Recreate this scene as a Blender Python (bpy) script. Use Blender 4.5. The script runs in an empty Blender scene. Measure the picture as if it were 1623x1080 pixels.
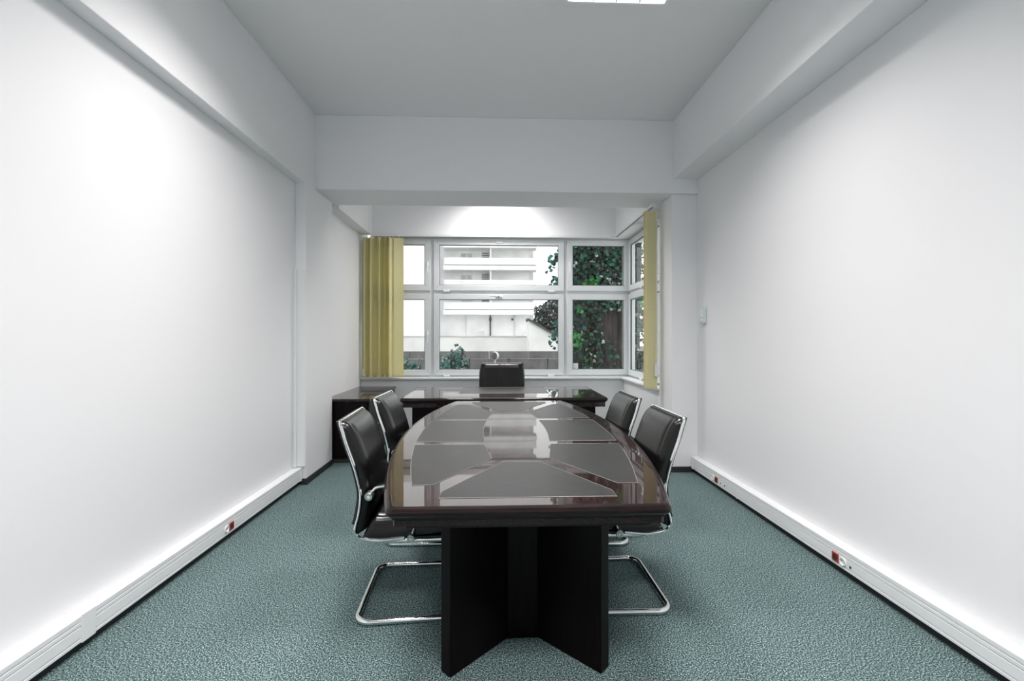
import bpy, bmesh, math, random
from mathutils import Vector, Matrix, noise
PI = math.pi
random.seed(7)

# ------------------------------------------------------------------ camera, sky, exposure
sc = bpy.context.scene
C = sc.collection
YAW = math.atan(25.5 / 721.3)
cd = bpy.data.cameras.new('camera')
cam = bpy.data.objects.new('camera', cd); C.objects.link(cam)
cam.location = (0, 0, 1.35)
cam.rotation_euler = (PI / 2, 0, -YAW)
cd.sensor_fit = 'HORIZONTAL'; cd.sensor_width = 36; cd.lens = 16
cd.shift_y = -5 / 1623
cd.clip_start = 0.02; cd.clip_end = 400
sc.camera = cam

world = bpy.data.worlds.new('overcast_sky'); sc.world = world
world.use_nodes = True
bg = world.node_tree.nodes['Background']
bg.inputs[0].default_value = (1.0, 0.985, 0.99, 1)
bg.inputs[1].default_value = 2.7

LAMP_W = 60.0          # power of one ceiling luminaire
BAY_W = 54.0
vs = sc.view_settings
vs.view_transform = 'Standard'; vs.look = 'None'; vs.gamma = 1
vs.use_curve_mapping = False
vs.exposure = -0.42
sc.cycles.max_bounces = 10
sc.cycles.diffuse_bounces = 6
sc.cycles.transparent_max_bounces = 24

# ------------------------------------------------------------------ materials
M = {}
def mat(name, col, rough=0.5, metal=0.0, spec=0.5, coat=0.0, coat_rough=0.03):
    m = bpy.data.materials.new(name); m.use_nodes = True
    b = m.node_tree.nodes['Principled BSDF']
    b.inputs['Base Color'].default_value = (*col, 1)
    b.inputs['Roughness'].default_value = rough
    b.inputs['Metallic'].default_value = metal
    b.inputs['Specular IOR Level'].default_value = spec
    b.inputs['Coat Weight'].default_value = coat
    b.inputs['Coat Roughness'].default_value = coat_rough
    M[name] = m
    return m
def nodes(m):
    nt = m.node_tree
    return nt, nt.nodes['Principled BSDF'], nt.nodes, nt.links
def coords(nt, scale=(1, 1, 1), rot=(0, 0, 0)):
    tc = nt.nodes.new('ShaderNodeTexCoord'); mp = nt.nodes.new('ShaderNodeMapping')
    mp.inputs['Scale'].default_value = scale; mp.inputs['Rotation'].default_value = rot
    nt.links.new(tc.outputs['Object'], mp.inputs['Vector'])
    return mp.outputs['Vector']
def add_noise_bump(m, scale, strength, dist=0.002, detail=4, mapscale=(1, 1, 1)):
    nt, b, N, L = nodes(m)
    v = coords(nt, mapscale)
    n = N.new('ShaderNodeTexNoise'); n.inputs['Scale'].default_value = scale; n.inputs['Detail'].default_value = detail
    L.new(v, n.inputs['Vector'])
    bu = N.new('ShaderNodeBump'); bu.inputs['Strength'].default_value = strength; bu.inputs['Distance'].default_value = dist
    L.new(n.outputs['Fac'], bu.inputs['Height']); L.new(bu.outputs['Normal'], b.inputs['Normal'])
def add_noise_color(m, scale, stops, detail=3, mapscale=(1, 1, 1), rot=(0, 0, 0), rough=0.5, dist=0.0):
    nt, b, N, L = nodes(m)
    v = coords(nt, mapscale, rot)
    n = N.new('ShaderNodeTexNoise'); n.inputs['Scale'].default_value = scale; n.inputs['Detail'].default_value = detail
    n.inputs['Roughness'].default_value = rough; n.inputs['Distortion'].default_value = dist
    L.new(v, n.inputs['Vector'])
    r = N.new('ShaderNodeValToRGB'); e = r.color_ramp.elements
    while len(e) < len(stops): e.new(0.5)
    for el, (p, c) in zip(e, stops): el.position = p; el.color = (*c, 1)
    L.new(n.outputs['Fac'], r.inputs['Fac']); L.new(r.outputs['Color'], b.inputs['Base Color'])

mat('plaster', (0.82, 0.83, 0.84), 0.75, spec=0.25); add_noise_bump(M['plaster'], 14, 0.12, 0.004, 6)
mat('ceiling_paint', (0.80, 0.805, 0.81), 0.85, spec=0.2)
mat('carpet', (0.1, 0.19, 0.18), 0.95, spec=0.1)
add_noise_color(M['carpet'], 165, [(0.37, (0.006, 0.014, 0.016)), (0.47, (0.056, 0.100, 0.102)), (0.54, (0.112, 0.180, 0.176)), (0.64, (0.44, 0.54, 0.53))], detail=2.0, rough=0.7)
add_noise_bump(M['carpet'], 230, 0.35, 0.005, 2)
mat('black_rubber', (0.02, 0.022, 0.024), 0.55)
mat('pvc', (0.78, 0.80, 0.81), 0.35); add_noise_bump(M['pvc'], 300, 0.03, 0.0006, 2)
mat('pvc_frame', (0.72, 0.75, 0.76), 0.30); add_noise_bump(M['pvc_frame'], 260, 0.03, 0.0006, 2)
mat('gasket', (0.10, 0.12, 0.12), 0.6)
mat('white_plastic', (0.80, 0.83, 0.81), 0.3)
mat('pale_green_plastic', (0.62, 0.72, 0.68), 0.35)
mat('red_plastic', (0.42, 0.025, 0.02), 0.35)
mat('dark_plastic', (0.02, 0.02, 0.02), 0.4)
mat('chrome', (0.82, 0.84, 0.84), 0.09, 1.0); add_noise_bump(M['chrome'], 60, 0.01, 0.0005, 2)
mat('steel', (0.55, 0.57, 0.57), 0.3, 1.0)
mat('brushed_white_metal', (0.75, 0.78, 0.78), 0.4)
mat('leather', (0.004, 0.004, 0.0042), 0.27, spec=0.40); add_noise_bump(M['leather'], 180, 0.16, 0.0012, 4)
mat('thread', (0.03, 0.03, 0.03), 0.7)
mat('mahogany', (0.05, 0.012, 0.012), 0.4, spec=0.05, coat=0.9, coat_rough=0.03)
add_noise_color(M['mahogany'], 7, [(0.35, (0.006, 0.0025, 0.003)), (0.5, (0.014, 0.0045, 0.005)), (0.66, (0.028, 0.008, 0.008))], detail=7, mapscale=(9, 0.8, 9), rough=0.6, dist=0.6)
mat('mahogany_edge', (0.04, 0.010, 0.010), 0.4, spec=0.1, coat=0.55, coat_rough=0.06)
add_noise_color(M['mahogany_edge'], 6, [(0.35, (0.003, 0.001, 0.001)), (0.65, (0.013, 0.003, 0.003))], detail=6, mapscale=(1, 1, 12), rough=0.6)
mat('dark_wood', (0.010, 0.006, 0.006), 0.32, spec=0.12)
add_noise_color(M['dark_wood'], 6, [(0.35, (0.002, 0.0015, 0.0015)), (0.65, (0.006, 0.003, 0.003))], detail=6, mapscale=(12, 12, 1))
mat('inlay_leather', (0.04, 0.04, 0.04), 0.40, spec=0.34)
add_noise_color(M['inlay_leather'], 20, [(0.3, (0.020, 0.020, 0.020)), (0.7, (0.034, 0.034, 0.033))], detail=6, mapscale=(1, 5, 1))
add_noise_bump(M['inlay_leather'], 220, 0.22, 0.001, 4)
mat('inlay_piping', (0.22, 0.215, 0.20), 0.4)
mat('slat_yellow', (0.66, 0.54, 0.20), 0.8, spec=0.2)
def slat_fabric():
    m = M['slat_yellow']; nt, b, N, L = nodes(m)
    v = coords(nt, (60, 60, 420))
    w = N.new('ShaderNodeTexNoise'); w.inputs['Scale'].default_value = 1.0; w.inputs['Detail'].default_value = 3
    L.new(v, w.inputs['Vector'])
    r = N.new('ShaderNodeValToRGB'); r.color_ramp.elements[0].color = (0.82, 0.77, 0.45, 1); r.color_ramp.elements[1].color = (0.92, 0.89, 0.62, 1)
    r.color_ramp.elements[0].position = 0.3; r.color_ramp.elements[1].position = 0.7
    L.new(w.outputs['Fac'], r.inputs['Fac']); L.new(r.outputs['Color'], b.inputs['Base Color'])
    tl = N.new('ShaderNodeBsdfTranslucent'); L.new(r.outputs['Color'], tl.inputs['Color'])
    mx = N.new('ShaderNodeMixShader'); mx.inputs[0].default_value = 0.38
    L.new(b.outputs[0], mx.inputs[1]); L.new(tl.outputs[0], mx.inputs[2])
    L.new(mx.outputs[0], nt.nodes['Material Output'].inputs['Surface'])
slat_fabric()
def glass():
    m = bpy.data.materials.new('window_glass'); m.use_nodes = True; nt = m.node_tree
    nt.nodes.remove(nt.nodes['Principled BSDF'])
    t = nt.nodes.new('ShaderNodeBsdfTransparent'); t.inputs[0].default_value = (0.96, 0.98, 0.97, 1)
    g = nt.nodes.new('ShaderNodeBsdfGlossy'); g.inputs['Roughness'].default_value = 0.0
    f = nt.nodes.new('ShaderNodeFresnel'); f.inputs['IOR'].default_value = 1.45
    mx = nt.nodes.new('ShaderNodeMixShader')
    ge = nt.nodes.new('ShaderNodeNewGeometry'); mt = nt.nodes.new('ShaderNodeMath'); mt.operation = 'MULTIPLY'
    iv = nt.nodes.new('ShaderNodeMath'); iv.operation = 'SUBTRACT'; iv.inputs[0].default_value = 1.0
    nt.links.new(ge.outputs['Backfacing'], iv.inputs[1]); nt.links.new(f.outputs[0], mt.inputs[0]); nt.links.new(iv.outputs[0], mt.inputs[1])
    nt.links.new(mt.outputs[0], mx.inputs[0]); nt.links.new(t.outputs[0], mx.inputs[1]); nt.links.new(g.outputs[0], mx.inputs[2])
    nt.links.new(mx.outputs[0], nt.nodes['Material Output'].inputs['Surface'])
    M['glass'] = m
glass()
def emit(name, col, s):
    m = bpy.data.materials.new(name); m.use_nodes = True; nt = m.node_tree
    b = nt.nodes['Principled BSDF']; b.inputs['Base Color'].default_value = (*col, 1)
    b.inputs['Emission Color'].default_value = (*col, 1); b.inputs['Emission Strength'].default_value = s
    M[name] = m
emit('tube_glow', (1, 1, 1), 6.0)
mat('luminaire_white', (0.85, 0.88, 0.86), 0.3)
mat('louver_metal', (0.10, 0.11, 0.11), 0.35, 0.0)
# outdoors
mat('render_white', (0.84, 0.84, 0.84), 0.9, spec=0.1); add_noise_color(M['render_white'], 0.6, [(0.3, (0.74, 0.74, 0.745)), (0.6, (0.86, 0.86, 0.86))], detail=6)
mat('render_grey', (0.60, 0.60, 0.61), 0.9, spec=0.1); add_noise_color(M['render_grey'], 0.9, [(0.3, (0.52, 0.52, 0.53)), (0.6, (0.70, 0.70, 0.71))], detail=6)
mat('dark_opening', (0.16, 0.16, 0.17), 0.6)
mat('pipe_dark', (0.06, 0.06, 0.065), 0.6)
mat('fence_grey', (0.2, 0.2, 0.21), 0.9, spec=0.1); add_noise_color(M['fence_grey'], 2.2, [(0.3, (0.11, 0.108, 0.11)), (0.7, (0.22, 0.218, 0.22))], detail=7, mapscale=(1, 1, 0.5), rough=0.7)
mat('soil', (0.12, 0.12, 0.11), 0.95); add_noise_color(M['soil'], 3, [(0.3, (0.07, 0.08, 0.06)), (0.7, (0.16, 0.16, 0.14))], detail=6)
mat('bark', (0.06, 0.05, 0.05), 0.95, spec=0.1); add_noise_color(M['bark'], 4, [(0.3, (0.016, 0.014, 0.015)), (0.7, (0.075, 0.065, 0.065))], detail=8, mapscale=(3, 3, 0.6), rough=0.7); add_noise_bump(M['bark'], 14, 0.8, 0.03, 6)
for nm, c in dict(leaf_dark=(0.012, 0.045, 0.032), leaf_mid=(0.022, 0.10, 0.062), leaf_bright=(0.05, 0.26, 0.06), leaf_pale=(0.30, 0.36, 0.33), leaf_brown=(0.055, 0.042, 0.042), needle_teal=(0.03, 0.15, 0.13), needle_grey=(0.20, 0.25, 0.25), leaf_shade=(0.03, 0.036, 0.036), leaf_yellow=(0.28, 0.36, 0.05)).items():  # dark and shade leaf tones carry the foliage's shading in their colour
    mat(nm, c, 0.6, spec=0.3)
    add_noise_color(M[nm], 9, [(0.3, tuple(0.7 * k for k in c)), (0.7, tuple(1.25 * k for k in c))], detail=2)

# ------------------------------------------------------------------ helpers
def obj(name, bm, m, parent=None, smooth=False, bevel=0.0, seg=2, angle=35):
    me = bpy.data.meshes.new(name)
    bmesh.ops.recalc_face_normals(bm, faces=bm.faces)
    bm.to_mesh(me); bm.free()
    ms = m if isinstance(m, (list, tuple)) else [m]
    for k in ms: me.materials.append(M[k])
    o = bpy.data.objects.new(name, me); C.objects.link(o)
    if parent is not None: o.parent = parent
    if smooth:
        me.shade_smooth()
        md = o.modifiers.new('edge', 'EDGE_SPLIT'); md.split_angle = math.radians(angle)
    if bevel:
        md = o.modifiers.new('bevel', 'BEVEL'); md.width = bevel; md.segments = seg; md.limit_method = 'ANGLE'; md.angle_limit = math.radians(40)
    return o
def thing(name, label, cat, loc=(0, 0, 0), rz=0.0, group=None):
    o = bpy.data.objects.new(name, None); C.objects.link(o)
    o.empty_display_size = 0.1; o.location = loc; o.rotation_euler = (0, 0, rz)
    o['label'] = label; o['category'] = cat
    if group: o['group'] = group
    return o
def tag(o, label, cat, group=None):
    o['label'] = label; o['category'] = cat
    if group: o['group'] = group
    return o
def struct(o, label=None):
    o['kind'] = 'structure'
    if label: o['label'] = label
    return o
def dup(root, loc, rz, label, group=None):
    r = root.copy(); C.objects.link(r); r.location = loc; r.rotation_euler = (0, 0, rz); r['label'] = label
    if group: r['group'] = group
    for ch in list(root.children):
        c = ch.copy(); C.objects.link(c); c.parent = r
        for g in ch.children:
            d = g.copy(); C.objects.link(d); d.parent = c
    return r
def B(): return bmesh.new()
def box(bm, x0, x1, y0, y1, z0, z1, mi=0):
    v = [bm.verts.new(p) for p in ((x0, y0, z0), (x1, y0, z0), (x1, y1, z0), (x0, y1, z0), (x0, y0, z1), (x1, y0, z1), (x1, y1, z1), (x0, y1, z1))]
    for f in ((0, 3, 2, 1), (4, 5, 6, 7), (0, 1, 5, 4), (1, 2, 6, 5), (2, 3, 7, 6), (3, 0, 4, 7)):
        bm.faces.new([v[i] for i in f]).material_index = mi
    return bm
def bx(*a): return box(B(), *a)
def prism(bm, pts, z0, z1):
    a = [bm.verts.new((x, y, z0)) for x, y in pts]; b = [bm.verts.new((x, y, z1)) for x, y in pts]
    n = len(pts)
    bm.faces.new(a[::-1]); bm.faces.new(b)
    for i in range(n): bm.faces.new((a[i], a[(i + 1) % n], b[(i + 1) % n], b[i]))
    return bm
def prism_axis(bm, pts, a0, a1, axis):
    # polygon in the plane across the axis, extruded along it
    def P(p, t):
        return (t, p[0], p[1]) if axis == 'x' else (p[0], t, p[1])
    a = [bm.verts.new(P(p, a0)) for p in pts]; b = [bm.verts.new(P(p, a1)) for p in pts]
    n = len(pts); bm.faces.new(a[::-1]); bm.faces.new(b)
    for i in range(n): bm.faces.new((a[i], a[(i + 1) % n], b[(i + 1) % n], b[i]))
    return bm
def fillet(pts, r, n=7, closed=False):
    P = [Vector(p) for p in pts]; out = []
    m = len(P)
    for i, p in enumerate(P):
        if not closed and i in (0, m - 1): out.append(p); continue
        a = (P[i - 1] - p); b = (P[(i + 1) % m] - p)
        rr = r[i] if isinstance(r, (list, tuple)) else r
        an = a.angle(b)
        if an > PI - 0.02 or rr <= 0: out.append(p); continue
        d = min(rr / math.tan(an / 2), a.length * 0.48, b.length * 0.48)
        q = p + a.normalized() * d; s = p + b.normalized() * d
        rad = d * math.tan(an / 2)
        cc = p + (a.normalized() + b.normalized()).normalized() * (rad / math.sin(an / 2))
        u = (q - cc).normalized(); w = (s - cc).normalized(); tot = u.angle(w); ax = u.cross(w)
        if ax.length < 1e-9: out.append(p); continue
        ax.normalize()
        for k in range(n + 1): out.append(cc + Matrix.Rotation(tot * k / n, 3, ax) @ u * rad)
    return out
def tube(bm, pts, r, seg=12, closed=False, flat=None, up=None):
    P = [Vector(p) for p in pts]; n = len(P); rings = []; prev = None
    for i in range(n):
        if closed: t = (P[(i + 1) % n] - P[i - 1]).normalized()
        else: t = (P[min(i + 1, n - 1)] - P[max(i - 1, 0)]).normalized()
        if up is not None: nn = Vector(up) - t * t.dot(Vector(up)); nn.normalize()
        elif prev is None:
            h = Vector((0, 0, 1)) if abs(t.z) < 0.9 else Vector((1, 0, 0)); nn = (h - t * h.dot(t)).normalized()
        else: nn = (prev - t * prev.dot(t)).normalized()
        prev = nn; bn = t.cross(nn)
        ra = r[i] if isinstance(r, (list, tuple)) else r
        rb = ra if flat is None else flat
        rings.append([bm.verts.new(P[i] + nn * (ra * math.cos(2 * PI * k / seg)) + bn * (rb * math.sin(2 * PI * k / seg))) for k in range(seg)])
    for i in range(n if closed else n - 1):
        a = rings[i]; b = rings[(i + 1) % n]
        for k in range(seg): bm.faces.new((a[k], a[(k + 1) % seg], b[(k + 1) % seg], b[k]))
    if not closed: bm.faces.new(rings[0][::-1]); bm.faces.new(rings[-1])
    return bm
def lathe(bm, prof, seg=24, c=(0, 0, 0), axis='z'):
    def P(r, h, a):
        x, y = r * math.cos(a), r * math.sin(a)
        v = (x, y, h) if axis == 'z' else ((h, x, y) if axis == 'x' else (x, h, y))
        return (c[0] + v[0], c[1] + v[1], c[2] + v[2])
    rings = [[bm.verts.new(P(r, h, 2 * PI * k / seg)) for k in range(seg)] for r, h in prof]
    for a, b in zip(rings, rings[1:]):
        for k in range(seg): bm.faces.new((a[k], a[(k + 1) % seg], b[(k + 1) % seg], b[k]))
    bm.faces.new(rings[0][::-1]); bm.faces.new(rings[-1])
    return bm
def catmull(pts, n):
    P = [Vector((*p, 0)) if len(p) == 2 else Vector(p) for p in pts]; out = []
    P = [P[0] * 2 - P[1]] + P + [P[-1] * 2 - P[-2]]
    m = len(P) - 3
    for i in range(n):
        u = i / (n - 1) * m; k = min(int(u), m - 1); t = u - k
        a, b, c, d = P[k:k + 4]
        out.append(0.5 * ((2 * b) + (c - a) * t + (2 * a - 5 * b + 4 * c - d) * t * t + (3 * b - a - 3 * c + d) * t ** 3))
    return out
def ring_y(bm, x0, x1, z0, z1, w, y0, y1):
    # mitred picture frame standing in an XZ plane
    for a, b in (((x0, z0), (x1, z0)), ((x1, z0), (x1, z1)), ((x1, z1), (x0, z1)), ((x0, z1), (x0, z0))):
        def inn(p): return (p[0] + (w if p[0] == x0 else -w), p[1] + (w if p[1] == z0 else -w))
        q = [a, b, inn(b), inn(a)]
        prism_axis(bm, q, y0, y1, 'y')
    return bm
def ring_x(bm, ya, yb, z0, z1, w, xa, xb):
    for a, b in (((ya, z0), (yb, z0)), ((yb, z0), (yb, z1)), ((yb, z1), (ya, z1)), ((ya, z1), (ya, z0))):
        def inn(p): return (p[0] + (w if p[0] == ya else -w), p[1] + (w if p[1] == z0 else -w))
        prism_axis(bm, [a, b, inn(b), inn(a)], xa, xb, 'x')
    return bm

# ------------------------------------------------------------------ the room
XL, XR, YB, YF, ZC = -1.84, 2.02, -1.7, 6.30, 3.51
struct(obj('floor', bx(-2.0, 2.2, YB - .1, 6.6, -0.1, 0), 'carpet'), 'speckled teal carpet')
struct(obj('ceiling', bx(-2.0, 2.2, YB - .1, 6.6, ZC, ZC + 0.12), 'ceiling_paint'), 'flat white ceiling')
struct(obj('wall_left', bx(-2.0, XL, YB - .1, 6.6, 0, ZC), 'plaster'), 'long white plaster wall')
struct(obj('wall_right', bx(XR, 2.2, YB - .1, 4.86, 0, ZC), 'plaster'), 'long white plaster wall with a thermostat')
struct(obj('wall_back', bx(XL, XR, YB - .1, YB, 0, ZC), 'plaster'), 'white plaster wall at the end opposite the window')
struct(obj('wall_left_pillar', bx(XL, -1.742, 4.24, 4.91, 0, 2.785), 'plaster', bevel=.006), 'white pilaster beside the dark cabinet')
struct(obj('wall_right_pillar', bx(1.762, 2.2, 4.50, 4.86, 0, 2.785), 'plaster', bevel=.006), 'white pillar between the blind and the long wall')
struct(obj('trim_1', bx(XL, -1.745, YB, 4.47, 2.765, ZC), 'plaster', bevel=.006), 'shallow white bulkhead along the top of the wall')
struct(obj('trim_2', bx(1.765, XR, YB, 4.50, 2.925, ZC), 'plaster', bevel=.006), 'deep white bulkhead along the top of the wall')
struct(obj('trim_3', bx(XL, 2.2, 4.47, 5.00, 2.785, ZC), 'plaster', bevel=.006), 'white ceiling beam before the window bay')
struct(obj('trim_4', bx(XL, -1.70, 5.00, 6.29, 2.75, ZC), 'plaster', bevel=.004), 'white boxed soffit in the window bay')
struct(obj('wall_front', bx(XL, 2.2, 6.30, 6.60, 0, 0.795), 'plaster'), 'white wall under the window')
struct(obj('trim_5', bx(-1.70, 1.67, 6.29, 6.60, 2.738, ZC), 'plaster'), 'white lintel over the wide window')
struct(obj('wall_bay_right', bx(1.778, 2.2, 4.86, 6.30, 0, 0.795), 'plaster'), 'low white wall under the side window')
struct(obj('trim_6', bx(1.67, 2.2, 5.00, 6.60, 2.738, ZC), 'plaster'), 'white lintel over the side window')
# black skirting
struct(obj('baseboard_left', bx(XL, -1.80, YB, 4.24, 0, 0.04), 'black_rubber'), 'black skirting under the cable trunking')
struct(obj('baseboard_right', bx(1.98, XR, YB, 4.50, 0, 0.04), 'black_rubber'), 'black skirting under the cable trunking')
b = B(); box(b, XL, -1.728, 4.226, 4.24, 0, .055); box(b, -1.742, -1.728, 4.24, 4.91, 0, .055)
struct(obj('baseboard_left_pillar', b, 'black_rubber'), 'black skirting round the pilaster')
b = B(); box(b, 1.748, XR, 4.486, 4.50, 0, .055); box(b, 1.748, 1.762, 4.50, 4.86, 0, .055); box(b, 1.762, 1.778, 4.86, 6.3, 0, .055)
struct(obj('baseboard_right_pillar', b, 'black_rubber'), 'black skirting round the pillar')

# ------------------------------------------------------------------ windows
ZW = (0.800, 1.978, 2.738)
def handle(parent, x, z, y, plane='y'):
    b = B()
    box(b, -.014, .014, -.010, 0, -.035, .035)
    h = obj('handle', b, 'white_plastic', parent, bevel=.004)
    h.location = (x, y, z)
    b = B(); tube(b, fillet([(0, -.008, 0), (0, -.045, 0), (0, -.05, -.125)], .018), .009, 10)
    obj('lever', b, 'white_plastic', h, True)
    return h
w1 = bpy.data.objects.new('window_1', None); C.objects.link(w1); struct(w1, 'wide white framed window of six panes')
XM = [-1.835, -0.888, 0.977, 1.905]
b = B()
box(b, XM[0], XM[3], 6.39, 6.46, ZW[0], ZW[0] + .03); box(b, XM[0], XM[3], 6.39, 6.46, ZW[2] - .03, ZW[2])
box(b, XM[0], XM[0] + .03, 6.39, 6.46, ZW[0] + .03, ZW[2] - .03); box(b, XM[3] - .03, XM[3], 6.39, 6.46, ZW[0] + .03, ZW[2] - .03)
for xm in XM[1:3]: box(b, xm - .032, xm + .032, 6.39, 6.46, ZW[0] + .03, ZW[2] - .03)
for k in range(3): box(b, XM[k] + .032, XM[k + 1] - .032, 6.391, 6.459, ZW[1] - .032, ZW[1] + .032)
obj('frame', b, 'pvc_frame', w1, bevel=.003)
for r in range(2):
    for k in range(3):
        x0, x1 = XM[k] + .022, XM[k + 1] - .022
        z0, z1 = ZW[r] + .022, ZW[r + 1] - .022
        b = B(); ring_y(b, x0, x1, z0, z1, .078, 6.36, 6.43)
        s = obj('sash', b, 'pvc_frame', w1, bevel=.005)
        b = B(); ring_y(b, x0 + .076, x1 - .076, z0 + .076, z1 - .076, .008, 6.368, 6.39); obj('gasket', b, 'gasket', s)
        obj('pane', bx(x0 + .07, x1 - .07, 6.395, 6.401, z0 + .07, z1 - .07), 'glass', s)
        zm = (z0 + z1) / 2
        if k == 0: handle(s, x1 - .035, zm + .02, 6.36)
        elif k == 2: handle(s, x0 + .035, zm + .02, 6.36)
        else:
            h = obj('handle', bx(-.05, .05, -.010, 0, -.014, .014), 'white_plastic', s, bevel=.004)
            h.location = ((x0 + x1) / 2, 6.36, z1 - .035)
            if r == 0:
                b = B(); tube(b, fillet([(0, -.008, 0), (0, -.045, 0), (-.125, -.05, 0.006)], .018), .008, 10); obj('lever', b, 'steel', h, True)
            for hx in (x0 + .18, x1 - .18):
                obj('hinge', bx(hx - .045, hx + .045, 6.348, 6.362, z0 - .018, z0 + .006), 'white_plastic', s, bevel=.003)
b = B(); box(b, XL, 1.93, 6.255, 6.40, .772, .800)
obj('window_sill', b, 'pvc', w1, bevel=.006)
w2 = bpy.data.objects.new('window_2', None); C.objects.link(w2); struct(w2, 'white framed side window behind the narrow blind')
YM = [4.86, 5.40, 6.385]
b = B(); XA, XB = 1.89, 1.96
box(b, XA, XB, YM[0], YM[2], ZW[0], ZW[0] + .03); box(b, XA, XB, YM[0], YM[2], ZW[2] - .03, ZW[2])
box(b, XA, XB, YM[0], YM[0] + .03, ZW[0] + .03, ZW[2] - .03); box(b, XA + .016, XB, YM[2] - .03, YM[2], ZW[0] + .03, ZW[2] - .03)
box(b, XA, XB, YM[1] - .03, YM[1] + .03, ZW[0] + .03, ZW[2] - .03)
for k in range(2): box(b, XA + .001, XB - .001, YM[k] + .03, YM[k + 1] - .03, ZW[1] - .032, ZW[1] + .032)
obj('frame', b, 'pvc_frame', w2, bevel=.003)
for r in range(2):
    for k in range(2):
        y0, y1 = YM[k] + .022, YM[k + 1] - (.022 if k == 0 else .045); z0, z1 = ZW[r] + .022, ZW[r + 1] - .022
        b = B(); ring_x(b, y0, y1, z0, z1, .078, 1.862, 1.93)
        s = obj('sash', b, 'pvc_frame', w2, bevel=.005)
        b = B(); ring_x(b, y0 + .076, y1 - .076, z0 + .076, z1 - .076, .008, 1.87, 1.89); obj('gasket', b, 'gasket', s)
        obj('pane', bx(1.895, 1.901, y0 + .07, y1 - .07, z0 + .07, z1 - .07), 'glass', s)
        obj('hinge', bx(1.850, 1.864, y0 + .3, y0 + .39, z0 - .018, z0 + .006), 'white_plastic', s, bevel=.003)
b = B(); box(b, 1.735, 1.89, 4.865, 6.255, .772, .800)
obj('window_sill', b, 'pvc', w2, bevel=.006)

# ------------------------------------------------------------------ cable trunking
def trunking(label, side, y0, y1, joints, sockets):
    t = thing('cable_trunking', label, 'trunking', ((XL if side < 0 else XR), y0, 0), 0, 'cable trunking along the walls')
    s = -side     # towards the room
    L = y1 - y0
    def bxs(a, b_, ya, yb, za, zb): return bx(min(s * a, s * b_), max(s * a, s * b_), ya, yb, za, zb)
    edges = [0] + [j - y0 for j in joints] + [L - .035]
    for i in range(len(edges) - 1):
        e0, e1 = edges[i] + .001, edges[i + 1] - .001
        o = obj('channel', bxs(0, .062, e0, e1, .042, .160), 'pvc', t, bevel=.003)
        for za, zb in ((.0445, .060), (.0625, .112), (.1145, .133), (.1355, .158)):
            obj('cover_strip', bxs(.060, .068, e0 + .001, e1 - .001, za, zb), 'pvc', o, bevel=.0025)
    obj('end_cap', bxs(0, .070, L - .034, L - .001, .040, .1625), 'pvc', t, bevel=.004)
    for j in joints:
        if side < 0: obj('coupling', bxs(0, .0715, j - y0 - .035, j - y0 + .035, .040, .164), 'pvc', t, bevel=.004)
        else: obj('coupling', bxs(0, .0695, j - y0 - .004, j - y0 + .004, .041, .162), 'pvc', t, bevel=.001)
    for kind, y in sockets:
        yy = y - y0; z = .087; X = s * .068
        if kind == 'red':
            o = obj('red_socket', bxs(.066, .073, yy - .025, yy + .025, z - .025, z + .025), 'red_plastic', t, bevel=.003)
            b = B(); lathe(b, [(.018, s * .0735), (.018, s * .072)], 20, (0, yy, z), 'x'); obj('socket_well', b, 'dark_plastic', o)
        elif kind == 'white':
            b = B(); lathe(b, [(.024, s * .066), (.024, s * .072), (.021, s * .0745), (.0185, s * .0745), (.0175, s * .069)], 24, (0, yy, z), 'x')
            o = obj('white_socket', b, 'white_plastic', t, True)
            b = B()
            for dy in (-.0095, .0095): lathe(b, [(.0027, s * .0688), (.0027, s * .0705)], 10, (0, yy + dy, z), 'x')
            obj('socket_pins', b, 'dark_plastic', o)
        elif kind == 'dot':
            obj('data_port', bxs(.067, .0705, yy - .006, yy + .006, z - .012, z), 'dark_plastic', t, bevel=.001)
        elif kind == 'label':
            o = obj('label_plate', bxs(.0675, .0695, yy - .022, yy + .022, z - .016, z + .020), 'white_plastic', t, bevel=.001)
            for q in range(4): obj('label_line', bxs(.069, .0699, yy - .018, yy + .016 - .006 * (q % 2), z - .011 + q * .008, z - .0085 + q * .008), 'pale_green_plastic', o)
    return t
trunking('white cable trunking with an outlet pair beside a printed plate', -1, YB, 4.225, [2.045], [('white', 3.06), ('red', 3.115), ('label', 3.18)])
trunking('white cable trunking with two red outlets under the thermostat wall', 1, YB, 4.485, [3.63], [('red', 2.55), ('white', 2.493), ('dot', 2.44), ('white', 4.03), ('red', 3.965), ('dot', 3.89), ('dot', 3.82)])
d = thing('cable_duct', 'tall slim white cable duct covering the pilaster front', 'duct', (-1.79, 4.225, .166))
obj('channel', bx(-.049, .0465, -.0, .0145, 0, 1.80), 'pvc', d, bevel=.003)
obj('corner_conduit', bx(-.049, -.024, -.024, -.0005, 0, 1.80), 'pvc', d, bevel=.003)
obj('joint_clip', bx(-.0495, -.022, -.026, -.0003, .33, .345), 'pvc', d, bevel=.002)

# ------------------------------------------------------------------ thermostat
t = thing('thermostat', 'small pale thermostat box on the white wall by the pillar', 'thermostat', (XR, 4.34, 1.565))
obj('housing', bx(-.030, 0, -.045, .045, -.080, .080), 'pale_green_plastic', t, bevel=.008, seg=3)
obj('face_plate', bx(-.034, -.0305, -.037, .037, -.020, .070), 'white_plastic', t, bevel=.0015)
b = B(); lathe(b, [(.014, -.0305), (.014, -.038), (.011, -.040)], 20, (0, 0, -.050), 'x'); obj('dial', b, 'white_plastic', t, True)

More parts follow.
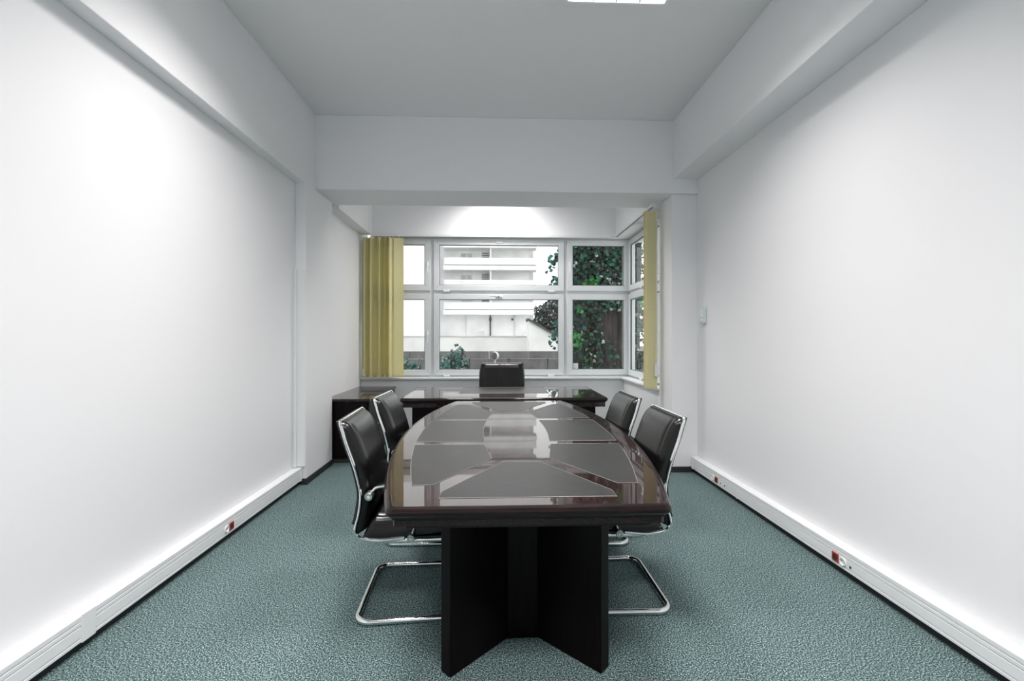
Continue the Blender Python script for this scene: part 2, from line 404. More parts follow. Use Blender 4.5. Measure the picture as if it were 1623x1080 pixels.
# ------------------------------------------------------------------ ceiling luminaires
def luminaire(loc, label, W, group=None, spread=128):
    t = thing('ceiling_light', label, 'ceiling light', loc, 0, group)
    b = B(); h = .085
    outer = [(.345, 0), (.318, -h), (.300, -h), (.300, -.012)]
    rings = [[b.verts.new((sx * r, sy * r, z)) for sx, sy in ((-1, -1), (1, -1), (1, 1), (-1, 1))] for r, z in outer]
    for a, c in zip(rings, rings[1:]):
        for k in range(4): b.faces.new((a[k], a[(k + 1) % 4], c[(k + 1) % 4], c[k]))
    b.faces.new(rings[0]); b.faces.new(rings[-1][::-1])
    obj('housing', b, 'luminaire_white', t, bevel=.004)
    for k in range(4):
        b = B(); lathe(b, [(.008, -.29), (.013, -.285), (.013, .285), (.008, .29)], 12, ((k - 1.5) * .145, 0, -.030), 'y'); obj('lamp_tube', b, 'tube_glow', t, True)
    for k in range(3):
        x = (k - 1) * .145
        obj('louver_blade', bx(x - .003, x + .003, -.299, .299, -.082, -.052), 'louver_metal', t)
        obj('louver_cross_blade', bx(-.299, .299, x - .0015, x + .0015, -.081, -.053), 'louver_metal', t)
    ld = bpy.data.lights.new('lamp_light', 'AREA'); ld.shape = 'SQUARE'; ld.size = .56; ld.energy = W; ld.color = (1.0, .940, .938)
    ld.spread = math.radians(spread)
    lo = bpy.data.objects.new('lamp_light', ld); C.objects.link(lo); lo.parent = t; lo.location = (0, 0, -.048)
    return t
luminaire((.745, 2.495, ZC), 'square louvered ceiling light nearer the deep bulkhead', LAMP_W)
luminaire((-.78, 2.40, ZC), 'square louvered ceiling light nearer the shallow bulkhead', LAMP_W)
luminaire((.76, .10, ZC), 'square louvered ceiling light by the deep bulkhead at the windowless end', LAMP_W, 'ceiling lights at the room end')
luminaire((-.78, .10, ZC), 'square louvered ceiling light by the shallow bulkhead at the windowless end', LAMP_W, 'ceiling lights at the room end')
luminaire((.05, 5.66, ZC), 'square louvered ceiling light in the window bay', BAY_W, None, 142)

# ------------------------------------------------------------------ conference table
TX, TY, HL, HW, BOW = .12, 2.91, 1.333, .50, .19
def tw(y): return HW + BOW * (1 - (y / HL) ** 2)
def outline(ins, n=40, rc=.03):
    hl = HL - ins; pts = []
    for i in range(n + 1):
        y = -hl + 2 * hl * i / n; pts.append((tw(y * HL / hl) - ins, y))
    loop = pts + [(-x, y) for x, y in reversed(pts)]
    P = [Vector((x, y, 0)) for x, y in loop]; m = len(P)
    cor = {0, n, n + 1, 2 * n + 1}
    rr = [max(rc - ins * .6, .004) if i in cor else 0 for i in range(m)]
    return [(p.x, p.y) for p in fillet(P, rr, 5, True)]
t = thing('conference_table', 'long boat-shaped dark mahogany conference table with leather inlays', 'table', (TX, TY, 0))
b = B()
prof = [(.022, .760), (.016, .7605), (.008, .758), (.002, .750), (0, .741), (.002, .732), (.009, .724), (.016, .722), (.017, .714), (.026, .707), (.040, .700), (.052, .690), (.058, .680), (.058, .668), (.075, .668)]
rings = [[b.verts.new((x, y, z)) for x, y in outline(i)] for i, z in prof]
for a, c in zip(rings, rings[1:]):
    n = len(a)
    for k in range(n): b.faces.new((a[k], a[(k + 1) % n], c[(k + 1) % n], c[k]))
obj('edge_moulding', b, 'mahogany_edge', t, True, angle=28)
b = B(); prism(b, outline(.0225), .690, .7595); obj('tabletop', b, 'mahogany', t)
b = B(); prism(b, outline(.07), .668, .6895); obj('apron', b, 'dark_wood', t)
def po(y, s): return s * (tw(y) - .11)
def arc(y0, y1, s, n=8): return [(po(y0 + (y1 - y0) * i / n, s), y0 + (y1 - y0) * i / n) for i in range(n + 1)]
pads = []
for e in (-1, 1):
    pads.append([(-.33, e * 1.235), (.33, e * 1.235), (.328, e * 1.165), (.09, e * .755), (-.09, e * .755), (-.328, e * 1.165)])
    for s in (-1, 1):
        pads.append([(s * .183, e * .40)] + arc(e * .40, e * 1.085, s) + [(s * .372, e * 1.082), (s * .140, e * .690)])
for s in (-1, 1):
    pads.append(arc(-.325, .325, s) + [(s * .186, .325), (s * .198, .12), (s * .20, 0), (s * .198, -.12), (s * .186, -.325)])
for p in pads:
    A = sum(p[i][0] * p[(i + 1) % len(p)][1] - p[(i + 1) % len(p)][0] * p[i][1] for i in range(len(p)))
    if A < 0: p = p[::-1]
    b = B(); prism(b, p, .7585, .7604); o = obj('leather_inlay', b, 'inlay_leather', t, bevel=.0006, seg=1)
    b = B(); tube(b, [(x, y, .7603) for x, y in p], .0012, 6, True); obj('inlay_piping', b, 'inlay_piping', o)
for e in (-1, 1):
    pd = obj('pedestal', bx(-.068, .068, e * .76 - .112, e * .76 + .112, 0, .668), 'dark_wood', t, bevel=.003)
    for k in range(4):
        an = PI / 4 + k * PI / 2
        b = B(); box(b, .055, .455 if math.sin(an) * e > 0 else .300, -.030, .030, 0, .667)
        o = obj('pedestal_panel', b, 'dark_wood', pd, bevel=.004)
        o.location = (0, e * .76, 0); o.rotation_euler = (0, 0, an)

# ------------------------------------------------------------------ cushions and conference chairs
def cushion(path, W, tf, tb, N=30, J=20, seam=.72, taper=(.05, .02), puff=1.0, center_seam=False, wfun=None):
    # a padded slab that follows a side profile; path in (forward, up)
    P = catmull(path, N); b = B()
    L = [0]
    for i in range(1, N): L.append(L[-1] + (P[i] - P[i - 1]).length)
    T = L[-1]
    fr, bk = [], []
    for i in range(N):
        t = (P[min(i + 1, N - 1)] - P[max(i - 1, 0)]).normalized(); n = Vector((-t.y, t.x, 0))
        e0 = min(1, L[i] / taper[0]) if taper[0] else 1; e1 = min(1, (T - L[i]) / taper[1]) if taper[1] else 1
        en = math.sqrt(max(0, 1 - (1 - e0) ** 2)) * math.sqrt(max(0, 1 - (1 - e1) ** 2))
        en = max(en, .10)
        w = W * (wfun(L[i] / T) if wfun else 1)
        f_, k_ = [], []
        for j in range(J + 1):
            u = -1 + 2 * j / J
            u = math.copysign(abs(u) ** .8, u); a = abs(u)
            edge = math.sqrt(max(0, 1 - max(0, (a - .84) / .16) ** 2))
            g = 1 - .20 * math.exp(-((a - seam) / .035) ** 2) + .06 * (1 - a * a)
            if center_seam: g -= .22 * math.exp(-(a / .03) ** 2)
            th = tf * en * (.16 + .84 * edge * g * puff)
            q = P[i] + n * th; f_.append(b.verts.new((u * w, q.x, q.y)))
            q = P[i] - n * tb * (0.3 + .7 * edge); k_.append(b.verts.new((u * w, q.x, q.y)))
        fr.append(f_); bk.append(k_)
    for i in range(N - 1):
        for j in range(J):
            b.faces.new((fr[i][j], fr[i][j + 1], fr[i + 1][j + 1], fr[i + 1][j]))
            b.faces.new((bk[i][j + 1], bk[i][j], bk[i + 1][j], bk[i + 1][j + 1]))
        for j in (0, J): b.faces.new((fr[i][j], fr[i + 1][j], bk[i + 1][j], bk[i][j]))
    for i in (0, N - 1):
        for j in range(J): b.faces.new((fr[i][j], fr[i][j + 1], bk[i][j + 1], bk[i][j]))
    return b
BACK = [(-.052, .945), (-.037, .895), (-.019, .835), (.016, .735), (.040, .640), (.046, .585), (.036, .505), (.022, .450)]
SEAT = [(.022, .450), (.022, .418), (.050, .391), (.13, .377), (.25, .386), (.40, .402), (.49, .400)]
def make_chair(label, group):
    t = thing('conference_chair', label, 'chair', (0, 0, 0), 0, group)
    top = lambda s: 1 - .10 * max(0, 1 - s / .07) ** 2
    obj('backrest', cushion(BACK + [(.026, .408)], .225, .052, .012, 36, 28, wfun=top, taper=(.13, .03), seam=.80), 'leather', t, True, angle=60)
    obj('seat', cushion([(.055, .400), (.13, .386), (.25, .394), (.40, .408), (.46, .406), (.50, .385)], .228, .092, .008, 26, 24, taper=(.04, .06)), 'leather', t, True, angle=60)
    b = B(); P = catmull(BACK, 20); pts = [(0, p.x - .018, p.y) for p in P]
    rows = []
    for p in P:
        rows.append([b.verts.new((x, p.x - dx, p.y)) for x, dx in ((-.212, .010), (.212, .010), (.205, .026), (-.205, .026))])
    for a, c in zip(rows, rows[1:]):
        for k in range(4): b.faces.new((a[k], a[(k + 1) % 4], c[(k + 1) % 4], c[k]))
    b.faces.new(rows[0]); b.faces.new(rows[-1][::-1])
    obj('back_shell', b, 'leather', t, True)
    # one chrome band up one side, across the top and down the other
    side = [Vector(p) for p in catmull(BACK[:-1] + SEAT[:5], 44)]
    half = [(.232, p.x, p.y) for p in side]
    loop = [(x, y, z) for x, y, z in reversed(half)] + [(-x, y, z) for x, y, z in half]
    k = len(half)
    pts = loop[:k - 1] + [tuple(v) for v in fillet([loop[k - 2], (.216, -.055, .949), (-.216, -.055, .949), loop[k + 1]], .045, 7)][1:-1] + loop[k + 1:]
    rad = [.0078 if abs(p[0]) > .215 else .0050 for p in pts]
    b = B(); tube(b, pts, rad, 10); obj('chrome_band', b, 'chrome', t, True)
    R = .0145
    cp = [(.205, .16, .366), (.205, .50, .366), (.262, .535, R), (.272, .028, R), (-.272, .028, R), (-.262, .535, R), (-.205, .50, .366), (-.205, .16, .366)]
    b = B(); tube(b, fillet(cp, [0, .07, .07, .065, .065, .07, .07, 0], 9), R, 14)
    obj('cantilever_frame', b, 'chrome', t, True)
    b = B(); box(b, -.215, -.185, .14, .46, .372, .384); box(b, .185, .215, .14, .46, .372, .384); box(b, -.185, .185, .20, .24, .372, .384); box(b, -.185, .185, .38, .42, .372, .384)
    obj('seat_bracket', b, 'black_rubber', t)
    for s in (-1, 1):
        arm = [(s * .236, .092, .604), (s * .252, .096, .612), (s * .254, .120, .640), (s * .255, .19, .650), (s * .255, .345, .642), (s * .254, .330, .52), (s * .252, .288, .410), (s * .236, .286, .400)]
        b = B(); tube(b, fillet(arm, [0, .01, .03, 0, .05, 0, .02, 0], 6), .0065, 10); a = obj('armrest', b, 'chrome', t, True)
        for y, z in ((.092, .604), (.286, .400)):
            b = B(); lathe(b, [(.019, s * .236), (.019, s * .276), (.017, s * .280), (.013, s * .280), (.013, s * .275)], 20, (0, y, z), 'x'); bo = obj('bolt', b, 'steel', t, True)
            b = B(); lathe(b, [(.008, s * .270), (.008, s * .281)], 6, (0, y, z), 'x'); obj('bolt_head', b, 'pale_green_plastic', bo)
    return t
G = 'black leather cantilever chairs along the conference table'
ch = make_chair('black leather cantilever chair at table, far from cabinet, across from pillar', G)
# left side: the chair looks to +X, right side to -X
ch.location = (-.700, 2.42, 0); ch.rotation_euler = (0, 0, -PI / 2 + .05)
ch['label'] = 'black leather cantilever chair at the wall with the printed trunking plate, further from the desk'
dup(ch, (-.738, 3.235, 0), -PI / 2 - .03, 'black leather cantilever chair next to the dark cabinet, nearer the desk')
dup(ch, (.882, 2.46, 0), PI / 2 + .01, 'black leather cantilever chair on the thermostat side, further from the desk')
dup(ch, (.889, 3.19, 0), PI / 2 + .01, 'black leather cantilever chair on the thermostat side, nearer the desk')

# ------------------------------------------------------------------ desk
t = thing('executive_desk', 'wide dark mahogany desk with leather writing pad before window', 'desk', (.085, 4.925, 0))
b = B()
def rect(ins, hx=1.015, hy=.505): return fillet([(-hx + ins, -hy + ins, 0), (hx - ins, -hy + ins, 0), (hx - ins, hy - ins, 0), (-hx + ins, hy - ins, 0)], max(.02 - ins * .5, .004), 4, True)
rings = [[b.verts.new((p.x, p.y, z)) for p in rect(i)] for i, z in prof]
for a, c in zip(rings, rings[1:]):
    n = len(a)
    for k in range(n): b.faces.new((a[k], a[(k + 1) % n], c[(k + 1) % n], c[k]))
obj('edge_moulding', b, 'mahogany_edge', t, True, angle=28)
b = B(); prism(b, [(p.x, p.y) for p in rect(.0225)], .668, .7595); obj('desktop', b, 'mahogany', t)
b = B(); prism(b, [(-.475, -.13), (.475, -.13), (.475, .45), (-.475, .45)], .7585, .7604); o = obj('writing_pad', b, 'inlay_leather', t, bevel=.0006, seg=1)
b = B(); tube(b, [(-.475, -.13, .7603), (.475, -.13, .7603), (.475, .45, .7603), (-.475, .45, .7603)], .0012, 6, True); obj('inlay_piping', b, 'inlay_piping', o)
for s in (-1, 1):
    x0, x1 = sorted((s * .92, s * .50))
    p = obj('pedestal', bx(x0, x1, -.36, .42, .0, .668), 'dark_wood', t, bevel=.004)
    for k in range(3):
        dz = .06 + k * .20
        d_ = obj('drawer', bx(x0 + .015, x1 - .015, .42, .438, dz, dz + .19), 'dark_wood', p, bevel=.003)
        b = B(); xm = (x0 + x1) / 2; tube(b, fillet([(xm - .06, .438, dz + .12), (xm - .06, .46, dz + .12), (xm + .06, .46, dz + .12), (xm + .06, .438, dz + .12)], .012), .005, 8)
        # handle belongs to the pedestal's drawer front
        obj('drawer_handle', b, 'steel', p, True)
obj('modesty_panel', bx(-.50, .50, -.345, -.325, .04, .668), 'dark_wood', t, bevel=.002)
for k in range(3): obj('panel_moulding', bx(-.47 + k * .32, -.17 + k * .32, -.352, -.345, .10, .62), 'dark_wood', t, bevel=.003)

# ------------------------------------------------------------------ executive chair
t = thing('executive_chair', 'black leather office armchair behind the wide desk', 'chair', (.075, 5.48, 0), PI)
EB = [(-.255, 1.030), (-.243, .95), (-.225, .80), (-.205, .65), (-.200, .55), (-.215, .46)]
obj('backrest', cushion(EB, .285, .075, .030, 30, 30, seam=.86, center_seam=True, taper=(.07, .03), wfun=lambda s: .955 + .045 * min(1, s * 4) - .02 * max(0, 1 - s / .05)), 'leather', t, True, angle=60)
obj('seat', cushion([(-.22, .44), (0, .43), (.15, .44), (.23, .42)], .265, .075, .04, 20, 20, taper=(.05, .08)), 'leather', t, True, angle=60)
for s in (-1, 1):
    b = B(); tube(b, fillet([(s * .285, -.19, .56), (s * .295, -.16, .635), (s * .295, .12, .630), (s * .29, .14, .44), (s * .20, .10, .40)], .05), .017, 12)
    a = obj('armrest', b, 'dark_plastic', t, True)
b = B(); lathe(b, [(.05, .36), (.05, .40), (.12, .40), (.12, .408)], 20); obj('seat_plate', b, 'dark_plastic', t)
b = B(); lathe(b, [(.028, .10), (.028, .25), (.020, .25), (.020, .37)], 20); obj('gas_column', b, 'chrome', t, True)
for k in range(5):
    a = k * 2 * PI / 5 + .3
    b = B(); tube(b, [(0, 0, .115), (.15 * math.cos(a), .15 * math.sin(a), .10), (.30 * math.cos(a), .30 * math.sin(a), .072)], [.026, .022, .016], 10)
    lg = obj('base_arm', b, 'dark_plastic', t, True)
    cx, cy = .29 * math.cos(a), .29 * math.sin(a)
    b = B(); lathe(b, [(.020, -.022), (.028, -.020), (.028, .020), (.020, .022)], 18, (cx, cy, .028), 'x'); obj('caster', b, 'dark_plastic', lg, True)

# ------------------------------------------------------------------ low cabinet along the bay wall
t = thing('low_cabinet', 'long low near-black cabinet against the bay wall', 'cabinet', (-1.60, 5.56, 0))
obj('carcass', bx(-.222, .220, -.62, .62, .05, .660), 'dark_wood', t, bevel=.002)
obj('plinth', bx(-.215, .205, -.61, .615, 0, .05), 'black_rubber', t)
obj('cabinet_top', bx(-.238, .252, -.640, .635, .660, .690), 'mahogany', t, bevel=.005, seg=3)
for k in range(3):
    y0 = -.62 + k * .412
    d_ = obj('door', bx(.220, .238, y0 + .003, y0 + .409, .055, .656), 'dark_wood', t, bevel=.002)
    b = B(); yh = y0 + (.36 if k % 2 == 0 else .05); tube(b, fillet([(.238, yh, .36), (.262, yh, .36), (.262, yh, .50), (.238, yh, .50)], .012), .005, 8); obj('door_handle', b, 'steel', d_, True)

# ------------------------------------------------------------------ vertical blinds
def slat_mesh(z0, z1, w):
    # slightly curved cloth strip with thickness
    b = B(); n = 6; f_, k_ = [], []
    for i in range(n + 1):
        u = -1 + 2 * i / n; y = .006 * (1 - u * u)
        f_.append([b.verts.new((u * w / 2, y, z)) for z in (z0, z1)]); k_.append([b.verts.new((u * w / 2, y + .0012, z)) for z in (z0, z1)])
    for i in range(n):
        b.faces.new((f_[i][0], f_[i + 1][0], f_[i + 1][1], f_[i][1])); b.faces.new((k_[i + 1][0], k_[i][0], k_[i][1], k_[i + 1][1]))
        for z in (0, 1): b.faces.new((f_[i][z], k_[i][z], k_[i + 1][z], f_[i + 1][z]))
    for i in (0, n): b.faces.new((f_[i][0], f_[i][1], k_[i][1], k_[i][0]))
    return b
def add_slats(t, spots, z0, z1, w):
    first = None
    for (x, y, rz) in spots:
        if first is None:
            o = obj('slat', slat_mesh(z0, z1, w), 'slat_yellow', t, True); first = o
            kids = [obj('hem_weight', bx(-w / 2 + .003, w / 2 - .003, -.0020, .0095, z0 + .002, z0 + .032), 'slat_yellow', o, bevel=.001),
                    obj('carrier_hook', bx(-.008, .008, 0, .006, z1 - .004, z1 + .022), 'white_plastic', o)]
        else:
            o = first.copy(); C.objects.link(o); o.parent = t
            for k in kids: q = k.copy(); C.objects.link(q); q.parent = o
        o.location = (x, y, 0); o.rotation_euler = (0, 0, rz)
t = thing('vertical_blind', 'yellow vertical blind bunched at the wide window by the cabinet', 'blind', (0, 6.225, 0))
hr = obj('headrail', bx(-1.69, 1.565, -.022, .022, 2.716, 2.752), 'brushed_white_metal', t, bevel=.004)
obj('rail_slot', bx(-1.69, 1.56, -.006, .006, 2.7145, 2.718), 'dark_plastic', hr)
sp = []
xs = [-1.738 + .0335 * k + (.008 if k % 3 == 1 else -.003) for k in range(11)]
for k, x in enumerate(xs): sp.append((x, 0, math.radians((62, 96, 80, 50, 102, 70, 58, 98, 66, 90, 56)[k])))
sp.append((-1.315, -.012, math.radians(8)))
add_slats(t, sp, .812, 2.700, .127)
b = B(); pts = []
for k, x in enumerate(xs): pts += [(x, -.045, .822), (x + .016, -.045, .808)]
tube(b, pts, .0022, 6); obj('spacer_chain', b, 'brushed_white_metal', t, True)
b = B(); tube(b, [(-1.785, -.02, 2.70), (-1.786, -.02, 1.8), (-1.785, -.02, .95)], .0025, 6); cc = obj('pull_cord', b, 'brushed_white_metal', t, True)
b = B(); lathe(b, [(.004, .93), (.010, .92), (.012, .84), (.007, .83)], 12, (-1.785, -.02, 0)); obj('cord_weight', b, 'brushed_white_metal', cc, True)
t = thing('vertical_blind', 'narrow pale yellow vertical blind bunched at the side window', 'blind', (1.645, 4.70, 0))
b = B(); tube(b, fillet([(0, 0, 2.734), (0, 1.46, 2.734), (-.05, 1.525, 2.734)], .05), .018, 8, up=(0, 0, 1), flat=.022)
hr = obj('headrail', b, 'brushed_white_metal', t)
obj('rail_slot', bx(-.005, .005, .02, 1.44, 2.714, 2.7175), 'dark_plastic', hr)
obj('rail_bracket', bx(.016, .026, 1.0, 1.02, 2.722, 2.737), 'steel', hr)
add_slats(t, [(.012 + random.uniform(-.003, .003), .10 + .010 * k, math.radians(random.uniform(-3, 3))) for k in range(6)], .802, 2.700, .127)
b = B(); tube(b, [(.058, .085, 2.70), (.060, .083, 1.9), (.056, .083, 1.06)], .0025, 6); cc = obj('pull_cord', b, 'brushed_white_metal', t, True)
obj('cord_weight', bx(.040, .074, .067, .089, .935, 1.07), 'brushed_white_metal', cc, bevel=.006)

tag(obj('window_sticker', bx(1.082, 1.160, 6.388, 6.394, .905, .985), 'white_plastic', bevel=.001), 'small white square sticker in the corner of the window pane', 'sticker')

# ------------------------------------------------------------------ outdoors
def leaves(name, pts, mats, parent, seed=1):
    rnd = random.Random(seed); V, F, MI = [], [], []
    shape = [(0, 0), (.35, .22), (.5, .55), (.22, .70), (0, 1.0), (-.22, .70), (-.5, .55), (-.35, .22)]
    for (p, s, mi) in pts:
        n = Vector((rnd.gauss(0, .5), -abs(rnd.gauss(.8, .4)), rnd.gauss(.3, .5))).normalized()
        u = n.orthogonal().normalized(); u.rotate(Matrix.Rotation(rnd.uniform(0, 2 * PI), 3, n)); v = n.cross(u)
        i0 = len(V)
        for a, c in shape:
            q = Vector(p) + u * (a * s) + v * ((c - .5) * s) - n * (abs(a) * s * .35 - (c - .5) ** 2 * s * .2)
            V.append(q)
        F.append((i0, i0 + 1, i0 + 2, i0 + 3, i0 + 4)); F.append((i0, i0 + 4, i0 + 5, i0 + 6, i0 + 7)); MI += [mi, mi]
    me = bpy.data.meshes.new(name); me.from_pydata(V, [], F)
    for k in mats: me.materials.append(M[k])
    me.polygons.foreach_set('material_index', MI); me.update()
    o = bpy.data.objects.new(name, me); C.objects.link(o); o.parent = parent; o['kind'] = 'stuff'
    return o
struct(obj('ground', bx(-60, 60, 6.7, 130, -1.3, -1.2), 'soil'), 'bare ground of the yard outside')

# apartment block
Y0 = 57.0
t = thing('apartment_building', 'white apartment block with stacked balconies beyond the fence', 'building', (0, Y0, -1.2))
def ob(name, a, m, par=None, bev=0.0): return obj(name, box(B(), *a), m, par or t, bevel=bev)
ob('facade_wall', (-30, 4.3, 2.0, 12, 0, 19), 'render_white')
ob('side_wing', (-30, -7.4, -1.2, 2.0, 0, 19), 'render_white')
ob('setback_wall', (4.3, 5.05, 4.2, 12, 0, 19), 'render_grey')  # grey colour stands in for the shading of the balcony-end recess
ob('terrace_wall', (-30, 9.5, -6.0, -5.7, 0, 2.62), 'render_white')
ob('terrace_coping', (-30, 9.5, -6.08, -5.62, 2.62, 2.72), 'render_grey')
ob('terrace_floor', (-30, 9.5, -5.7, 2.0, 2.2, 2.3), 'render_grey')
for k in range(5):
    zb = 5.40 + k * 2.79
    s = ob('balcony_slab', (-6.6, 5.15, 0, 2.0, zb, zb + .58), 'render_white', bev=.02)
    ob('slab_shadow_gap', (-6.4, 5.0, .12, .2, zb + .58, zb + .68), 'dark_opening', s)  # solid dark strip, paints in the shade between slab and parapet
    p = ob('parapet', (-6.5, 5.1, .06, .20, zb + .67, zb + 1.55), 'render_white', bev=.02)
    ob('parapet_end', (4.98, 5.1, .2, 2.0, zb + .58, zb + 1.55), 'render_white', p)
    ob('divider', (-.75, -.58, .2, 2.0, zb + .58, zb + 2.79), 'render_white')
    w = ob('balcony_door', (-1.85, -.85, 1.93, 2.0, zb + .58, zb + 2.65), 'render_grey')
    for q in range(7): ob('louvre', (-1.80, -.90, 1.90, 1.93, zb + .75 + q * .27, zb + .87 + q * .27), 'dark_opening', w)
    w = ob('window', (-4.6, -3.0, 1.94, 2.0, zb + 1.5, zb + 2.5), 'render_white')
    ob('pane', (-4.5, -3.85, 1.91, 1.94, zb + 1.6, zb + 2.4), 'glass', w); ob('pane', (-3.75, -3.1, 1.91, 1.94, zb + 1.6, zb + 2.4), 'glass', w)
    ob('end_recess', (4.3, 4.34, 2.0, 5.0, zb + .58, zb + 2.79), 'render_grey')  # recess shading put into the grey colour
ob('ground_panel', (-3.9, -3.85, 1.9, 2.0, 2.3, 5.4), 'render_grey'); ob('ground_panel', (2.4, 2.46, 1.9, 2.0, 2.3, 5.4), 'render_grey')
ob('service_hatch', (-2.4, -1.5, 1.92, 2.0, 2.4, 3.35), 'render_grey')
b = B(); lathe(b, [(.10, 2.3), (.10, 4.6), (.16, 4.7), (.16, 5.0), (.10, 5.1), (.10, 5.4)], 12, (-.72, 1.7, 0)); obj('drain_pipe', b, 'pipe_dark', t, True)
ob('wall_lamp', (2.0, 2.25, 1.8, 2.0, 4.75, 5.0), 'pipe_dark')
for (x, y, z) in ((2.9, 1.6, 2.3), (4.2, 1.6, 2.3)):
    b = B(); tube(b, [(x, y - 5, 2.55), (x + .3, y - 5, 3.0), (x + .65, y - 5, 3.12), (x + 1.0, y - 5, 3.0), (x + 1.3, y - 5, 2.55)], .05, 8); obj('terrace_hoop', b, 'render_grey', t, True)

# small gabled outbuilding
t = thing('garden_house', 'small white house end with a steep dark sloping roof edge', 'building', (4.10, 40.0, -1.2))
b = B(); prism_axis(b, [(-1.2, 0), (2.4, 0), (2.4, 1.95), (-1.2, 4.0)], 0, 2.6, 'y'); obj('gable_wall', b, 'render_white', t)
b = B(); prism_axis(b, [(-1.3, 4.06), (2.7, 1.78), (2.7, 1.95), (-1.3, 4.25)], -.25, 2.8, 'y'); obj('roof_slab', b, 'pipe_dark', t)

# concrete panel fence
t = thing('panel_fence', 'weathered grey concrete panel fence across the yard', 'fence', (0, 15, -1.2))
PW = 1.29
for k in range(-5, 5):
    x0 = -.87 + k * PW
    for (z0, z1) in ((0, .82), (.83, 1.84)):
        obj('panel', bx(x0 + .012, x0 + PW - .012, -.03, .03 + random.uniform(-.008, .008), z0, z1), 'fence_grey', t, bevel=.004)
for k in range(-5, 5):
    x0 = -.87 + k * PW
    obj('cap_panel', bx(x0 + .006 + PW / 2, x0 + PW * 1.5 - .006, -.05, .05, 1.85, 2.09), 'fence_grey', t, bevel=.006)
for k in range(-5, 6):
    x0 = -.87 + k * PW
    obj('post', bx(x0 - .05, x0 + .05, .03, .12, 0, 1.84), 'fence_grey', t, bevel=.004)

# dish on a thin pole
t = thing('round_lamp', 'small round white lamp with dark face on a pole by fence', 'lamp', (-.02, 12.0, -1.2), -.75)
b = B(); lathe(b, [(.014, 0), (.014, 1.95)], 10); obj('pole', b, 'render_white', t, True)
b = B(); lathe(b, [(.02, .10), (.07, .08), (.105, .03), (.115, -.01), (.105, -.03)], 22, (0, 0, 2.06), 'y'); o = obj('lamp_head', b, 'white_plastic', t, True)
b = B(); lathe(b, [(.098, -.036), (.098, -.031)], 22, (0, 0, 2.06), 'y'); obj('lamp_face', b, 'pipe_dark', t, True)

# bushes
def bush(label, loc, rx, ry, h, n, seed):
    t = thing('juniper_bush', label, 'bush', loc, 0, 'bushes before the fence'); rnd = random.Random(seed)
    b = B()
    for k in range(16):
        a = rnd.uniform(0, 2 * PI); r = rnd.uniform(.3, .95); e = (rx * r * math.cos(a), ry * r * math.sin(a), h * rnd.uniform(.55, 1.0))
        tube(b, [(0, 0, 0), (e[0] * .35, e[1] * .35, e[2] * .55), e], [.025, .016, .006], 5)
    obj('branches', b, 'bark', t)
    pts = []
    for k in range(n):
        a = rnd.uniform(0, 2 * PI); r = math.sqrt(rnd.random()); zz = .15 + .85 * rnd.random() ** .55
        k2 = .55 + .45 * noise.noise(Vector((math.cos(a) * 2, math.sin(a) * 2, zz * 3 + seed)))
        f = math.sqrt(max(0, 1 - (zz - .5) ** 2 / .40))
        z = zz * h * (.88 + .35 * noise.noise(Vector((a * 1.3, r, seed))))
        pts.append(((rx * r * f * math.cos(a), ry * r * f * math.sin(a), z), rnd.uniform(.04, .10), rnd.choice((0, 0, 0, 1, 1, 1, 2, 3))))
    leaves('foliage', pts, ['needle_teal', 'needle_grey', 'leaf_mid', 'leaf_brown'], t, seed)
bush('blue green juniper bush rising above the fence edge', (-.93, 9.6, -1.2), .50, .5, 2.26, 4200, 3)
bush('low blue green juniper bush by the yellow blind', (-2.0, 9.9, -1.2), .58, .5, 2.14, 4200, 5)

# ivy-covered trunk filling the right panes
t = thing('ivy_tree', 'thick dark tree trunk wrapped in green ivy outside window', 'tree', (2.30, 9.6, -1.2))
def trunk(cx, cy, rx, ry, h, seed, seg=30, rows=30):
    b = B(); R = []
    for i in range(rows + 1):
        z = h * i / rows; R.append([])
        for k in range(seg):
            a = 2 * PI * k / seg; m = 1 + .22 * noise.noise(Vector((math.cos(a) * 2.2, math.sin(a) * 2.2, z * .35 + seed))) + .07 * noise.noise(Vector((math.cos(a) * 8, math.sin(a) * 8, z * 1.5 + seed)))
            R[-1].append(b.verts.new((cx + rx * m * math.cos(a), cy + ry * m * math.sin(a), z)))
    for p, q in zip(R, R[1:]):
        for k in range(seg): b.faces.new((p[k], p[(k + 1) % seg], q[(k + 1) % seg], q[k]))
    b.faces.new(R[0][::-1]); b.faces.new(R[-1])
    return b
for i, (cx, cy, rx) in enumerate(((-.52, .1, .36), (-.02, .0, .40), (.32, .12, .30), (.62, .22, .20))):
    obj('stem', trunk(cx, cy, rx, .34, 8.5, i * 7.3), 'bark', t, True, angle=80)
rnd = random.Random(11); pts = []
for k in range(9000):
    z = rnd.uniform(.8, 6.5); x = rnd.uniform(-1.02, .82)
    dens = .5 + .5 * noise.noise(Vector((x * 1.6, 3, z * 1.1))) + (.35 if z > 3.1 else -.05) - (.45 if (-.15 < x < .55 and z < 3.1) else 0) + (.25 if x < -.35 else 0)
    if rnd.random() > dens: continue
    y = -.30 - .12 * math.cos(x * 5) - abs(rnd.gauss(0, .12))
    g = noise.noise(Vector((x * 2.6, 9, z * 2.6)))
    mi = (2 if rnd.random() < .75 else 1) if g > .33 else rnd.choice((0, 0, 0, 0, 1, 1, 5, 5, 4, 3 if rnd.random() < .5 else 0))
    if g < -.45 and rnd.random() < .3: mi = 3
    pts.append(((x, y, z), rnd.uniform(.05, .11), mi))
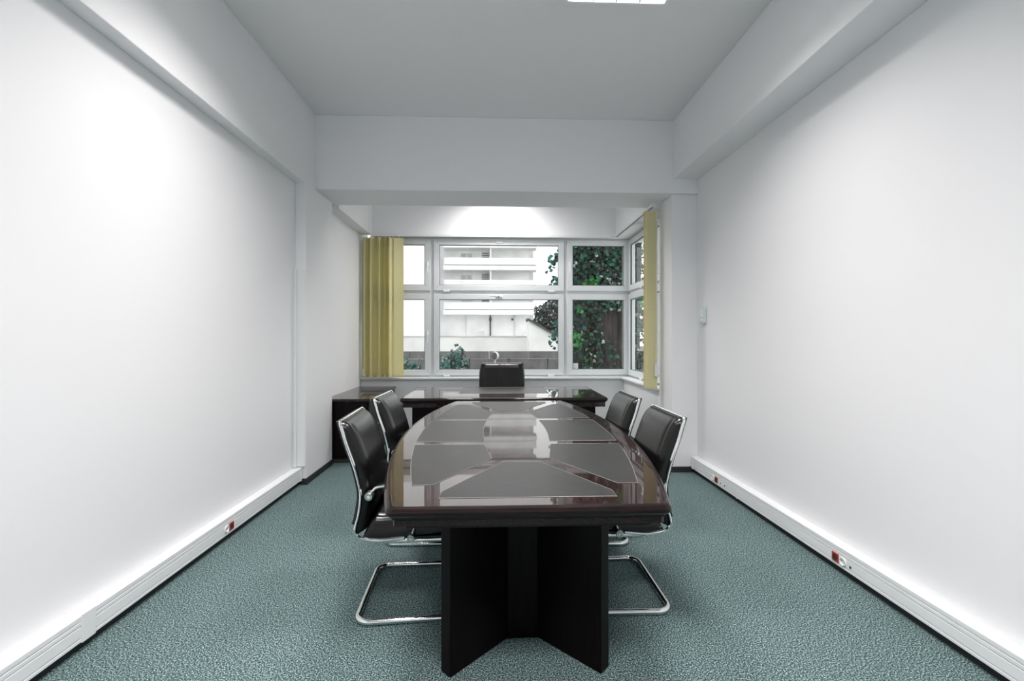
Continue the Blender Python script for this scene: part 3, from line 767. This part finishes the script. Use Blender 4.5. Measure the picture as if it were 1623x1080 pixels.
leaves('ivy_leaves', pts, ['leaf_dark', 'leaf_mid', 'leaf_bright', 'leaf_pale', 'leaf_brown', 'leaf_shade'], t, 2)
# overhanging twigs in front of the balconies
b = B(); pts = []
for (x0, z0, x1, z1) in ((-.9, 5.0, -1.22, 4.55), (-.9, 4.3, -1.20, 4.05), (-.9, 3.0, -1.15, 2.45), (-.9, 5.2, -1.25, 5.0), (-.9, 3.6, -1.1, 3.75)):
    tube(b, [(x0, -.25, z0), ((x0 + x1) / 2, -.3, (z0 + z1) / 2 + .06), (x1, -.34, z1)], [.015, .009, .004], 5)
    for k in range(26):
        f = rnd.uniform(.2, 1.1); pts.append(((x0 + (x1 - x0) * f + rnd.gauss(0, .05), -.3 + rnd.gauss(0, .05), z0 + (z1 - z0) * f + rnd.gauss(0, .07)), rnd.uniform(.06, .12), rnd.choice((0, 0, 1, 1))))
obj('twigs', b, 'bark', t); leaves('twig_leaves', pts, ['leaf_mid', 'needle_teal'], t, 4)

# dark tree behind, above the garden house
t = thing('shade_tree', 'dark leafy tree beside the balconies above the sloping roof', 'tree', (5.95, 45.8, -1.2))
b = B(); tube(b, [(0, 0, 0), (.1, 0, 2.2), (.25, .1, 4.8)], [.32, .26, .14], 10)
for k in range(7): tube(b, [(.1, 0, 1.9 + k * .3), (math.cos(k * 2.1) * .9, math.sin(k * 2.1) * .8, 3.3 + k * .3), (math.cos(k * 2.1) * 1.5, math.sin(k * 2.1) * 1.2, 4.3 + k * .2)], [.10, .07, .03], 6)
obj('trunk', b, 'bark', t, True)
pts = []
for k in range(6500):
    v = Vector((rnd.gauss(0, 1), rnd.gauss(0, 1), rnd.gauss(0, 1))).normalized() * (.35 + .65 * rnd.random() ** .4)
    m = 1 + .35 * noise.noise(v * 2.3)
    pts.append(((v.x * 1.95 * m, v.y * 1.6 * m, 4.6 + v.z * 1.75 * m), rnd.uniform(.18, .34), rnd.choice((0, 0, 0, 1, 2, 2, 3))))
leaves('foliage', pts, ['leaf_shade', 'leaf_dark', 'leaf_brown', 'leaf_pale'], t, 6)
